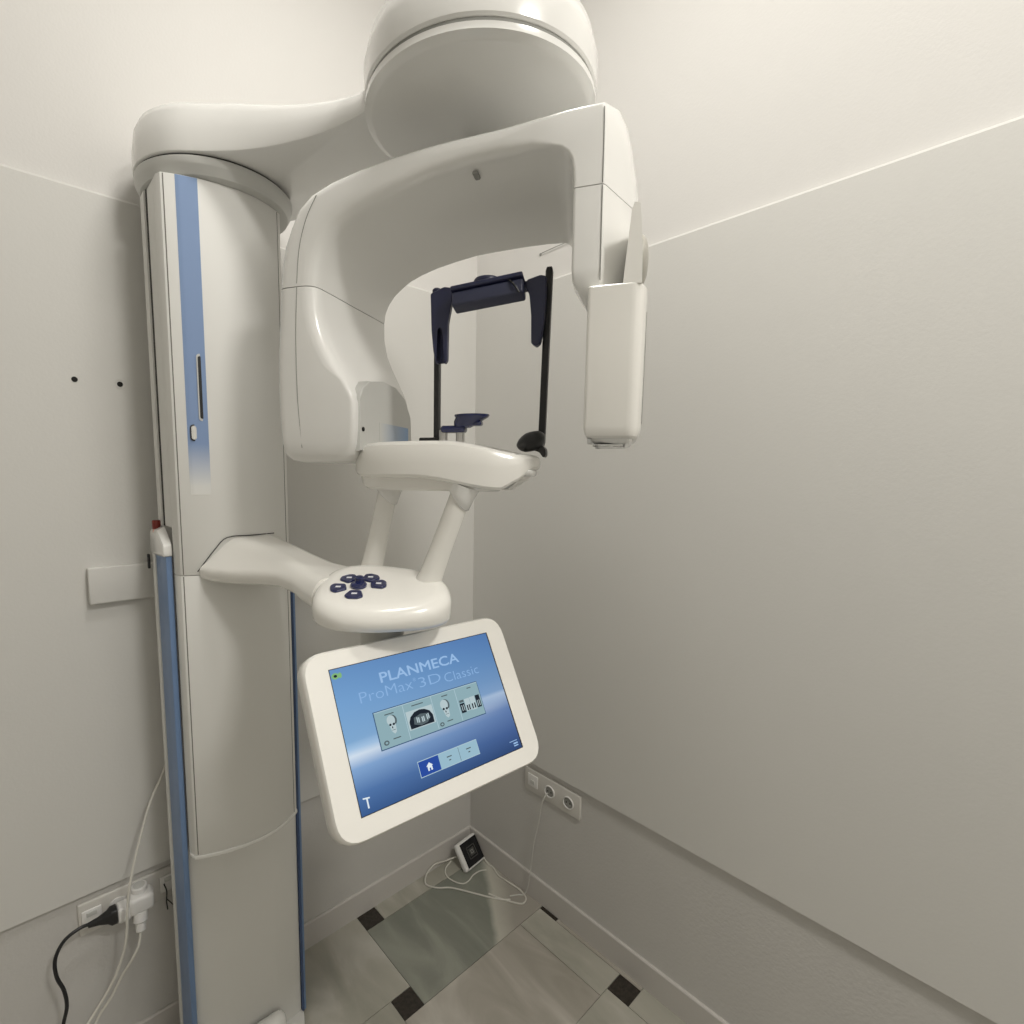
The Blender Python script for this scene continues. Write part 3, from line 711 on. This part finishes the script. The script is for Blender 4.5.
# --- touchscreen
yaw, tilt = -.06, .516; SC = V((-.885, -.85, 1.191))
SX = V((math.cos(yaw), math.sin(yaw), 0)); SN = V((math.sin(yaw)*math.cos(tilt), -math.cos(yaw)*math.cos(tilt), math.sin(tilt))); SY = SN.cross(SX)
def P3(s, t, n=0): return SC+SX*s+SY*t+SN*n
def rect(s0, s1, t0, t1, r, n, k=6): return rnd([P3(s0, t0, n), P3(s1, t0, n), P3(s1, t1, n), P3(s0, t1, n)], r, k)
o0, o1, q0, q1 = -.208, .208, -.142, .140
ms = bm_new()
loft(ms, [rect(o0+.012, o1-.012, q0+.012, q1-.012, .035, -.040), rect(o0+.004, o1-.004, q0+.004, q1-.004, .038, -.036), rect(o0, o1, q0, q1, .040, -.028), rect(o0, o1, q0, q1, .040, -.006), rect(o0+.0012, o1-.0012, q0+.0012, q1-.0012, .039, -.0025), rect(o0+.0035, o1-.0035, q0+.0035, q1-.0035, .038, .001)])
mon = done(ms, 'touchscreen_monitor', M['white_warm'], MX, angle=40)
e0, e1, g0, g1 = -.1650, .1622, -.1085, .1085
def flat(s0, s1, t0, t1, n, name, m, parent, th=.0004, skew=0., uv=False):
    bm = bm_new(); uvl = bm.loops.layers.uv.new('UVMap') if uv else None
    q = [(s0, t0), (s1, t0), (s1+skew, t1), (s0+skew, t1)]
    a = [bm.verts.new(P3(s, t, n)) for s, t in q]; b = [bm.verts.new(P3(s, t, n-th)) for s, t in q]
    fs = [bm.faces.new(a)]+[bm.faces.new((b[i], b[(i+1) % 4], a[(i+1) % 4], a[i])) for i in range(4)]
    if uv:
        for f in fs:
            for l in f.loops:
                k = (a if l.vert in a else b).index(l.vert); l[uvl].uv = ((q[k][0]-s0)/(s1-s0), (q[k][1]-t0)/(t1-t0))
    me = bpy.data.meshes.new(name); bm.to_mesh(me); bm.free()
    return link(name, me, m, parent, smooth=False)
flat(e0-.0012, e1+.0030, g0-.0012, g1+.0014, .0013, 'screen_gasket', M['black'], mon)
flat(e0, e1, g0, g1, .0018, 'screen', M['screen'], mon, uv=True)
m_txt = E_('screen_pale_text', (150, 185, 225)); m_txt2 = E_('screen_faint_text', (138, 176, 220)); m_wht = E_('screen_white', (225, 235, 240))
m_tile = E_('screen_tile', (140, 170, 178)); m_tile_e = E_('screen_tile_edge', (70, 95, 125)); m_dark = E_('screen_dark', (38, 44, 52)); m_mid = E_('screen_mid', (88, 100, 104))
m_skull = E_('screen_skull', (178, 196, 200)); m_nav = E_('screen_nav', (150, 184, 200)); m_home = E_('screen_home', (48, 78, 156)); m_grn = E_('screen_green', (130, 180, 120)); m_tile_l = E_('screen_tile_line', (170, 195, 205))
def text(body, s, t, size, n, m, width=None, name='screen_text', offs=0., align='LEFT'):
    cu_ = bpy.data.curves.new(name, 'FONT'); cu_.body = body; cu_.size = 1; cu_.offset = offs; cu_.align_x = align; cu_.resolution_u = 3
    tmp = bpy.data.objects.new('tmp_text', cu_); C.objects.link(tmp)
    dg = bpy.context.evaluated_depsgraph_get(); me = bpy.data.meshes.new_from_object(tmp.evaluated_get(dg)); bpy.data.objects.remove(tmp)
    xs = [v.co.x for v in me.vertices]; ys = [v.co.y for v in me.vertices]
    x0, x1, y0, y1 = min(xs), max(xs), 0, max(ys); kx = (width/(x1-x0)) if width else size/(y1-y0); ky = size/(y1-y0)
    for v in me.vertices: v.co = P3(s+(v.co.x-x0)*kx, t+(v.co.y)*ky, n)
    me.name = name
    return link(name, me, m, mon, smooth=False)
for dx, dy in ((0, 0), (.0009, 0), (.0005, .0006)): text('PLANMECA', -.083+dx, .0690+dy, .0165, .0022+dx*.1, m_txt, .164, 'screen_title')
text('ProMax', -.126, .0460, .0170, .0022, m_txt2, .100, 'screen_subtitle', -.012)
text('®', -.0235, .0570, .0060, .0022, m_txt2, .006, 'screen_subtitle')
text('3D', -.0135, .0440, .0165, .0022, m_txt2, .046, 'screen_subtitle', -.012)
text('Classic', .040, .0400, .0160, .0022, m_txt2, .078, 'screen_subtitle', -.012)
# tile bar
flat(-.1108, .1058, -.0324, .0275, .0021, 'screen_tile_border', m_tile_e, mon)
tb_ = flat(-.1092, .1046, -.0308, .0262, .0024, 'screen_tile_bar', m_tile, mon)
for s in (-.0565, .0005, .0520): flat(s, s+.0010, -.0300, .0255, .0027, 'screen_tile_line', m_tile_l, mon)
flat(-.1092, .1046, .0250, .0262, .0027, 'screen_tile_line', m_tile_l, mon)
def poly(pts, n, name, m, th=.0004):
    bm = bm_new(); a = [bm.verts.new(P3(s, t, n)) for s, t in pts]; b = [bm.verts.new(P3(s, t, n-th)) for s, t in pts]
    bm.faces.new(a); k = len(a)
    for i in range(k): bm.faces.new((b[i], b[(i+1) % k], a[(i+1) % k], a[i]))
    me = bpy.data.meshes.new(name); bm.to_mesh(me); bm.free(); return link(name, me, m, mon, smooth=False)
def ell(cs, ct, rs, rt, n, name, m, k=20): return poly([(cs+rs*math.cos(2*math.pi*i/k), ct+rt*math.sin(2*math.pi*i/k)) for i in range(k)], n, name, m)
def skull(cs, ct, k=1.):
    ell(cs+.001, ct+.0055*k, .0092*k, .0095*k, .0027, 'screen_skull_shade', m_mid)
    ell(cs-.0012, ct+.0062*k, .0078*k, .0085*k, .0030, 'screen_skull', m_skull)
    poly([(cs-.0058*k, ct-.002*k), (cs+.0062*k, ct-.001*k), (cs+.005*k, ct-.0135*k), (cs+.001*k, ct-.0165*k), (cs-.003*k, ct-.0125*k)], .0030, 'screen_skull_jaw', m_skull)
    ell(cs-.0042*k, ct-.0005*k, .0022*k, .0020*k, .0033, 'screen_eye_socket', m_dark, 10)
    ell(cs+.0022*k, ct-.0008*k, .0022*k, .0020*k, .0033, 'screen_eye_socket', m_dark, 10)
    ell(cs-.0012*k, ct-.0055*k, .0010*k, .0020*k, .0033, 'screen_nose_gap', m_dark, 8)
    flat(cs-.003*k, cs+.0035*k, ct-.0102*k, ct-.0094*k, .0033, 'screen_teeth_line', m_mid, mon)
skull(-.0815, .002, .95); skull(.0245, -.001, 1.)
def dash(s, t, w, h=.0017, m=None): flat(s-w/2, s+w/2, t-h/2, t+h/2, .0029, 'screen_small_caption', m or m_mid, mon)
dash(-.083, .0185, .017); dash(-.028, .0195, .023); dash(.029, .0195, .013); dash(.084, .0200, .009)
dash(-.079, -.0205, .014); dash(.027, -.0225, .012)
ell(-.099, -.0230, .0048, .0038, .0028, 'screen_icon', m_mid, 12); ell(-.099, -.0230, .0025, .0018, .0031, 'screen_icon', m_tile, 10)
ell(.0095, -.0245, .0045, .0034, .0028, 'screen_icon', m_mid, 12); ell(.0095, -.0245, .0022, .0016, .0031, 'screen_icon', m_tile, 10)
# panoramic radiograph thumbnail
flat(-.0535, -.0010, -.0175, .0125, .0027, 'screen_thumbnail', m_skull, mon)
poly([(-.0505, -.0160), (-.0040, -.0160), (-.0035, -.004), (-.008, .004), (-.017, .009), (-.027, .0105), (-.037, .009), (-.0465, .003), (-.051, -.005)], .0030, 'screen_radiograph', m_dark)
poly([(-.043, -.010), (-.030, -.0145), (-.017, -.013), (-.009, -.006), (-.013, .001), (-.027, .0035), (-.041, .000)], .0033, 'screen_radiograph_jaw', m_mid)
for i in range(9):
    s = -.0400+i*.0033; t = -.006+.00016*(i-4)**2
    flat(s, s+.0020, t-.0042, t+.0042, .0036, 'screen_tooth', m_skull if i % 3 else m_mid, mon)
# bitewing thumbnails
for s0_, s1_, t0_, t1_, mm in ((.0555, .0655, -.0185, -.002, m_dark), (.0670, .0780, -.0175, .0035, m_skull), (.0790, .0905, -.0185, .004, m_skull), (.0920, .1015, -.0175, .0040, m_dark)):
    flat(s0_, s1_, t0_, t1_, .0027, 'screen_bitewing', mm, mon)
for s0_ in (.0690, .0735, .0805, .0860): flat(s0_, s0_+.0024, -.0165, -.0075, .0031, 'screen_tooth', m_dark, mon)
for s0_ in (.0580, .0622, .0940, .0980): flat(s0_, s0_+.0012, -.0150, -.0050, .0031, 'screen_tooth', m_skull, mon)
flat(.0560, .0655, -.0005, .0035, .0027, 'screen_bitewing', m_mid, mon)
# navigation bar
flat(-.0552, .0680, -.0912, -.0660, .0021, 'screen_nav_border', m_tile_l, mon)
flat(-.0542, -.0150, -.0900, -.0672, .0024, 'screen_home_button', m_home, mon)
flat(-.0150, .0670, -.0900, -.0672, .0024, 'screen_nav_bar', m_nav, mon)
flat(.0262, .0268, -.0895, -.0680, .0027, 'screen_tile_line', m_mid, mon)
poly([(-.0415, -.0780), (-.0350, -.0728), (-.0285, -.0780), (-.0306, -.0780), (-.0306, -.0850), (-.0335, -.0850), (-.0335, -.0810), (-.0365, -.0810), (-.0365, -.0850), (-.0394, -.0850), (-.0394, -.0780)], .0028, 'screen_home_icon', m_wht)
dash(.0055, -.0760, .010); dash(.0055, -.0815, .004); dash(.0470, -.0755, .010); dash(.0470, -.0812, .004)
# corner icons
ell(-.1575, .0975, .0065, .0050, .0024, 'screen_status_icon', m_grn, 12); ell(-.1495, .0975, .0030, .0045, .0024, 'screen_status_icon', m_grn, 12); ell(-.1575, .0975, .0030, .0022, .0027, 'screen_status_icon', m_dark, 10)
poly([(-.1580, -.0850), (-.1470, -.0865), (-.1470, -.0885), (-.1505, -.0880), (-.1505, -.1010), (-.1528, -.1010), (-.1528, -.0878), (-.1580, -.0868)], .0024, 'screen_machine_icon', m_wht)
dash(.1460, -.0930, .018, .0012, m_txt); dash(.1500, -.0975, .010, .0025, m_txt); dash(.1500, -.1015, .010, .0020, m_txt)

# ------------------------------------------------------------------ things on the left wall
tag(done(box(bm_new(), (-1.165, -.0185-.007, 1.322), (.236, .022, .088), .003), 'cable_duct_cover', M['panel'], origin=V((-1.165, -.0255, 1.322))), 'flat white rectangular cover strip fixed to the left wall behind the column', 'wall cover')
def wall_hole(x, z, ring, label):
    t = thing('wall_hole', label, 'screw hole', (x, -PT, z), 'two screw holes in the left wall')
    bm = bm_new(); lathe(bm, (x, -PT-.0002, z), [(.0062, 0), (.0062, .0006)], 16, axis=V((0, -1, 0))); done(bm, 'hole', M['hole'], t)
    if ring:
        bm = bm_new(); n = 24; c = V((x, -PT-.0004, z))
        tube(bm, [c+V((math.cos(2*math.pi*k/n)*.0105, 0, math.sin(2*math.pi*k/n)*.0105)) for k in range(n+1)], .0008, 6, smooth=False)
        done(bm, 'plug_ring', M['panel'], t)
wall_hole(-1.279, 1.806, False, 'plain dark screw hole in the left wall, the one farther from the machine')
wall_hole(-1.190, 1.805, True, 'dark screw hole with a faint ring around it, nearer the white column')

# socket strip, adapter, plugs, cables
t = thing('wall_socket', 'beige multi-module wall socket plate low on the left wall behind the plugs', 'wall socket', (-1.24, 0, .468))
done(box(bm_new(), (-1.240, -.0055, .468), (.226, .011, .086), .004), 'face_plate', M['socket'], t)
for x in (-1.325, -1.150):
    md = done(box(bm_new(), (x, -.0125, .468), (.042, .005, .046), .002), 'socket_module', M['plug'], t)
    done(box(bm_new(), (x, -.0155, .480), (.022, .003, .012), .001), 'module_insert', M['grey'], md)
for x in (-1.268, -1.208):
    bm = bm_new(); lathe(bm, (x, -.011, .468), [(.0215, 0), (.0215, .004), (.0195, .0045)], 28, axis=V((0, -1, 0))); done(bm, 'socket_module', M['plug'], t)
# triple adapter
t = thing('plug_adapter', 'chunky white multi-way plug adapter pushed into the left wall socket', 'plug adapter', (-1.225, -.016, .470))
bd = done(box(bm_new(), (-1.222, -.040, .474), (.058, .048, .046), .010), 'body', M['plug'], t)
done(box(bm_new(), (-1.260, -.040, .466), (.030, .040, .040), .007), 'socket_wing', M['plug'], t)
bm = bm_new(); lathe(bm, (-1.222, -.030, .497), [(.019, -.004), (.019, .012), (.017, .014)], 24); done(bm, 'socket_wing', M['plug'], t)
bm = bm_new(); lathe(bm, (-1.222, -.030, .511), [(.014, -.001), (.014, .0008)], 24); done(bm, 'socket_recess', M['grey'], t)
# black plug with black cable
t = thing('power_cable', 'black power cable with tapered plug curling down from the adapter on the left wall', 'cable', (-1.32, -.045, .40))
bm = bm_new(); rings = []
for f, hy, hz in ((0, .016, .019), (.012, .016, .019), (.020, .012, .014), (.038, .008, .009), (.060, .0055, .006)):
    c = V((-1.276-f, -.042, .469+f*.05)); rings.append(rnd([c+V((0, -hy, -hz)), c+V((0, hy, -hz)), c+V((0, hy, hz)), c+V((0, -hy, hz))], .006, 3))
loft(bm, rings); done(bm, 'plug', M['black'], t)
bm = bm_new(); tube(bm, [(-1.325, -.042, .472), (-1.352, -.046, .478), (-1.385, -.052, .468), (-1.404, -.058, .436), (-1.404, -.060, .392), (-1.393, -.062, .350), (-1.390, -.062, .305), (-1.400, -.064, .262), (-1.425, -.070, .16), (-1.46, -.055, .02), (-1.53, -.045, .006), (-1.62, -.05, .006)], .0042, 10)
done(bm, 'cord', M['black'], t)
# white plug with cable
t = thing('power_cable', 'white plug and white cord hanging from the underside of the plug adapter', 'cable', (-1.225, -.05, .30))
bm = bm_new(); lathe(bm, (-1.225, -.052, .452), [(.0165, 0), (.0165, .022), (.012, .026), (.0115, .044), (.006, .048)], 24, axis=V((-.10, -.35, -.93))); done(bm, 'plug', M['plug'], t)
bm = bm_new(); tube(bm, [(-1.229, -.068, .412), (-1.238, -.080, .380), (-1.258, -.078, .345), (-1.276, -.070, .315), (-1.300, -.066, .270), (-1.335, -.066, .225), (-1.385, -.085, .13), (-1.41, -.13, .03), (-1.425, -.20, .005), (-1.43, -.30, .005)], .0034, 10)
done(bm, 'cord', M['cable_w'], t)
bm = bm_new(); tube(bm, [(-1.135, -.040, .850), (-1.160, -.055, .800), (-1.190, -.062, .745), (-1.222, -.075, .655), (-1.246, -.088, .575), (-1.258, -.092, .500), (-1.262, -.090, .440), (-1.272, -.084, .385), (-1.296, -.078, .320), (-1.335, -.075, .262), (-1.385, -.082, .205), (-1.44, -.085, .11), (-1.50, -.09, .01), (-1.57, -.11, .005), (-1.65, -.12, .005)], .0033, 10)
tag(done(bm, 'power_cable', M['cable_w'], origin=V((-1.3, -.09, 0))), 'long thin white cable dropping from behind the column past the wall plugs', 'cable')
bm = bm_new(); tube(bm, [(-1.163, -.020, .474), (-1.158, -.024, .452), (-1.160, -.026, .425), (-1.158, -.024, .398)], .0017, 8); tube(bm, [(-1.160, -.026, .432), (-1.152, -.025, .418), (-1.144, -.022, .402)], .0013, 8)
tag(done(bm, 'cable_tie', M['black'], origin=V((-1.158, -.022, .45))), 'tiny forked black cable tie hanging beside the column by the left socket', 'cable tie')

# ------------------------------------------------------------------ right wall socket and wire
t = thing('wall_socket', 'white three-gang wall socket plate low on the right wall under the panelling edge', 'wall socket', (0, -.435, .465))
done(box(bm_new(), (-.0055, -.434, .463), (.011, .248, .088), .004), 'face_plate', M['socket'], t)
done(box(bm_new(), (-.012, -.350, .466), (.004, .046, .046), .0015), 'network_module', M['plug'], t)
done(box(bm_new(), (-.0145, -.350, .462), (.003, .018, .014), .0008), 'network_port', M['grey'], t)
for y in (-.428, -.510):
    bm = bm_new(); P = [(.0225, 0), (.0225, .004), (.0205, .005), (.0190, .004), (.0180, -.004), (.002, -.0045)]
    c = V((-.0105, y, .462))
    loft(bm, [[c+V((-z, math.cos(2*math.pi*k/32)*r, math.sin(2*math.pi*k/32)*r)) for k in range(32)] for r, z in P])
    s_ = done(bm, 'socket_ring', M['plug'], t)
    bm = bm_new(); lathe(bm, (-.0115, y, .462), [(.0175, 0), (.0175, .0010)], 28, axis=V((-1, 0, 0))); done(bm, 'socket_well', M['shadowgrey'], s_)
    for dy in (-.0075, .0075):
        bm = bm_new(); lathe(bm, (-.0124, y+dy, .462), [(.0026, 0), (.0026, .0006)], 12, axis=V((-1, 0, 0))); done(bm, 'pin_hole', M['hole'], s_)
bm = bm_new(); tube(bm, [(-.018, -.425, .458), (-.030, -.418, .440), (-.028, -.405, .400), (-.024, -.392, .33), (-.024, -.372, .23), (-.023, -.362, .14), (-.024, -.358, .10), (-.024, -.350, .045), (-.028, -.335, .004), (-.045, -.322, .0035), (-.075, -.305, .0035)], .0021, 8)
tag(done(bm, 'charger_cable', M['cable_g'], origin=V((-.024, -.37, .0))), 'thin pale cable running from the right wall socket down to the baseboard', 'cable')
bm = bm_new(); tube(bm, [(-.004, -.318, 2.332), (-.005, -.36, 2.3335), (-.004, -.46, 2.336), (-.004, -.62, 2.34)], .0011, 6); lathe(bm, (-.0003, -.312, 2.331), [(.004, 0), (.004, .003)], 12, axis=V((-1, 0, 0)))
tag(done(bm, 'wall_wire', M['shadowgrey'], origin=V((-.003, -.4, 2.333))), 'short thin dark wire along the right wall above the panelling, seen through the C-shaped arm', 'wire')

# ------------------------------------------------------------------ small device in the corner
DX = V((.993, .093, 0)).normalized(); up0 = V((-.06, .60, .80)); DZ = (up0-DX*up0.dot(DX)).normalized(); DN = DX.cross(DZ)   # DN faces the camera
DC0 = V((-.0725, -.1185, .0095))
t = thing('small_tablet_display', 'small white box with a dark square screen leaning in the floor corner', 'tablet', (-.07, -.10, 0))
dc = DC0+DZ*.054
box_t = box(bm_new(), dc-DN*.011, (.114, .106, .024), .008, DX, DZ, DN); done(box_t, 'case', M['plug'], t)
sc_ = done(box(bm_new(), dc+DN*.0012+DX*.006, (.094, .090, .001), .0004, DX, DZ, DN, n=1), 'display', M['lens'], t)
for s, mm in ((.046, 'dimgrey'), (.039, 'lens'), (.028, 'dimgrey'), (.014, 'shadowgrey'), (.008, 'dimgrey')):
    box_b = bm_new(); off = {'a': 0}.get('a')+.0018+(.046-s)*.008
    box(box_b, dc+DN*off+DX*.006, (s, s, .0002), .00005, DX, DZ, DN, n=1); done(box_b, 'display_square', M[mm], sc_)
# cables on the floor
bm = bm_new(); tube(bm, [(-.120, -.045, .030), (-.160, -.028, .022), (-.215, -.022, .030), (-.262, -.030, .016), (-.283, -.055, .004), (-.262, -.095, .0035), (-.222, -.128, .0035), (-.196, -.165, .0035), (-.165, -.215, .0035), (-.135, -.262, .0035), (-.108, -.298, .0035), (-.085, -.318, .0035)], .0030, 8)
tag(done(bm, 'floor_cable', M['cable_w'], origin=V((-.2, -.12, .0))), 'white cable in the widest loop on the marble, reaching towards the left baseboard', 'cable')
bm = bm_new(); tube(bm, [(-.150, -.050, .030), (-.180, -.050, .010), (-.195, -.078, .0035), (-.190, -.115, .0035), (-.172, -.145, .0035), (-.145, -.150, .0035), (-.110, -.140, .0035), (-.075, -.142, .0035), (-.052, -.155, .0035)], .0026, 8)
tag(done(bm, 'floor_cable', M['cable_w'], origin=V((-.13, -.12, .0))), 'short white cable curling on the floor just in front of the small display', 'cable')
bm = bm_new(); tube(bm, [(-.018, -.100, .012), (-.024, -.135, .0035), (-.022, -.165, .0035), (-.034, -.205, .0035), (-.030, -.255, .0035), (-.024, -.310, .0035), (-.034, -.350, .0035), (-.062, -.360, .0035), (-.085, -.335, .0035), (-.112, -.285, .0035), (-.128, -.245, .0035)], .0028, 8)
tag(done(bm, 'floor_cable', M['cable_w'], origin=V((-.05, -.25, .0))), 'white cable on the floor lying along the right baseboard and bending back', 'cable')

# ------------------------------------------------------------------ light
def area(name, loc, sx, sy, power, col, rot=(0, 0, 0)):
    l = bpy.data.lights.new(name, 'AREA'); l.shape = 'RECTANGLE'; l.size = sx; l.size_y = sy; l.energy = power; l.color = col
    o = bpy.data.objects.new(name, l); C.objects.link(o); o.location = loc; o.rotation_euler = rot; return o
lt = thing('ceiling_light', 'square white ceiling light panel above the dental machine', 'ceiling light', (-.85, -.95, ZC))
done(box(bm_new(), (-.85, -.95, ZC-.02), (.44, .44, .035), .004), 'frame', M['satin'], lt)
area('ceiling_lamp', (-.85, -.95, ZC-.045), .36, .36, 14.2, (1., .970, .914))
lt2 = thing('ceiling_light', 'square white ceiling light panel nearer the right wall', 'ceiling light', (-.75, -2.45, ZC))
done(box(bm_new(), (-.75, -2.45, ZC-.02), (.44, .44, .035), .004), 'frame', M['satin'], lt2)
area('ceiling_lamp', (-.75, -2.45, ZC-.045), .36, .36, 31.5, (1., .970, .914))
w = bpy.data.worlds.new('world'); bpy.context.scene.world = w; w.use_nodes = True
w.node_tree.nodes['Background'].inputs[0].default_value = (1, .97, .92, 1); w.node_tree.nodes['Background'].inputs[1].default_value = .3

# ------------------------------------------------------------------ camera
cd = bpy.data.cameras.new('camera'); co = bpy.data.objects.new('camera', cd); C.objects.link(co)
F = V((.64948, .75173, -.11424)); R_ = V((.75732, -.65307, .00819)); U_ = V((.06845, .09184, .99342))
F.normalize(); R_ = (R_-F*R_.dot(F)).normalized(); U_ = R_.cross(F)
mw = Matrix(((R_.x, U_.x, -F.x, 0), (R_.y, U_.y, -F.y, 0), (R_.z, U_.z, -F.z, 0), (0, 0, 0, 1)))
mw.translation = V((-1.41265, -1.51173, 1.6)); co.matrix_world = mw
cd.sensor_fit = 'HORIZONTAL'; cd.sensor_width = 36; cd.lens = 36*515.667/1024
cd.shift_x = (512-453.945)/1024; cd.shift_y = (531.728-512)/1024; cd.clip_start = .02
bpy.context.scene.camera = co
for o in bpy.data.objects:
    if '_w' in o.keys(): del o['_w']
sc = bpy.context.scene
sc.view_settings.view_transform = 'Standard'; sc.view_settings.look = 'None'; sc.view_settings.exposure = 0.; sc.view_settings.gamma = 1; sc.view_settings.use_curve_mapping = False
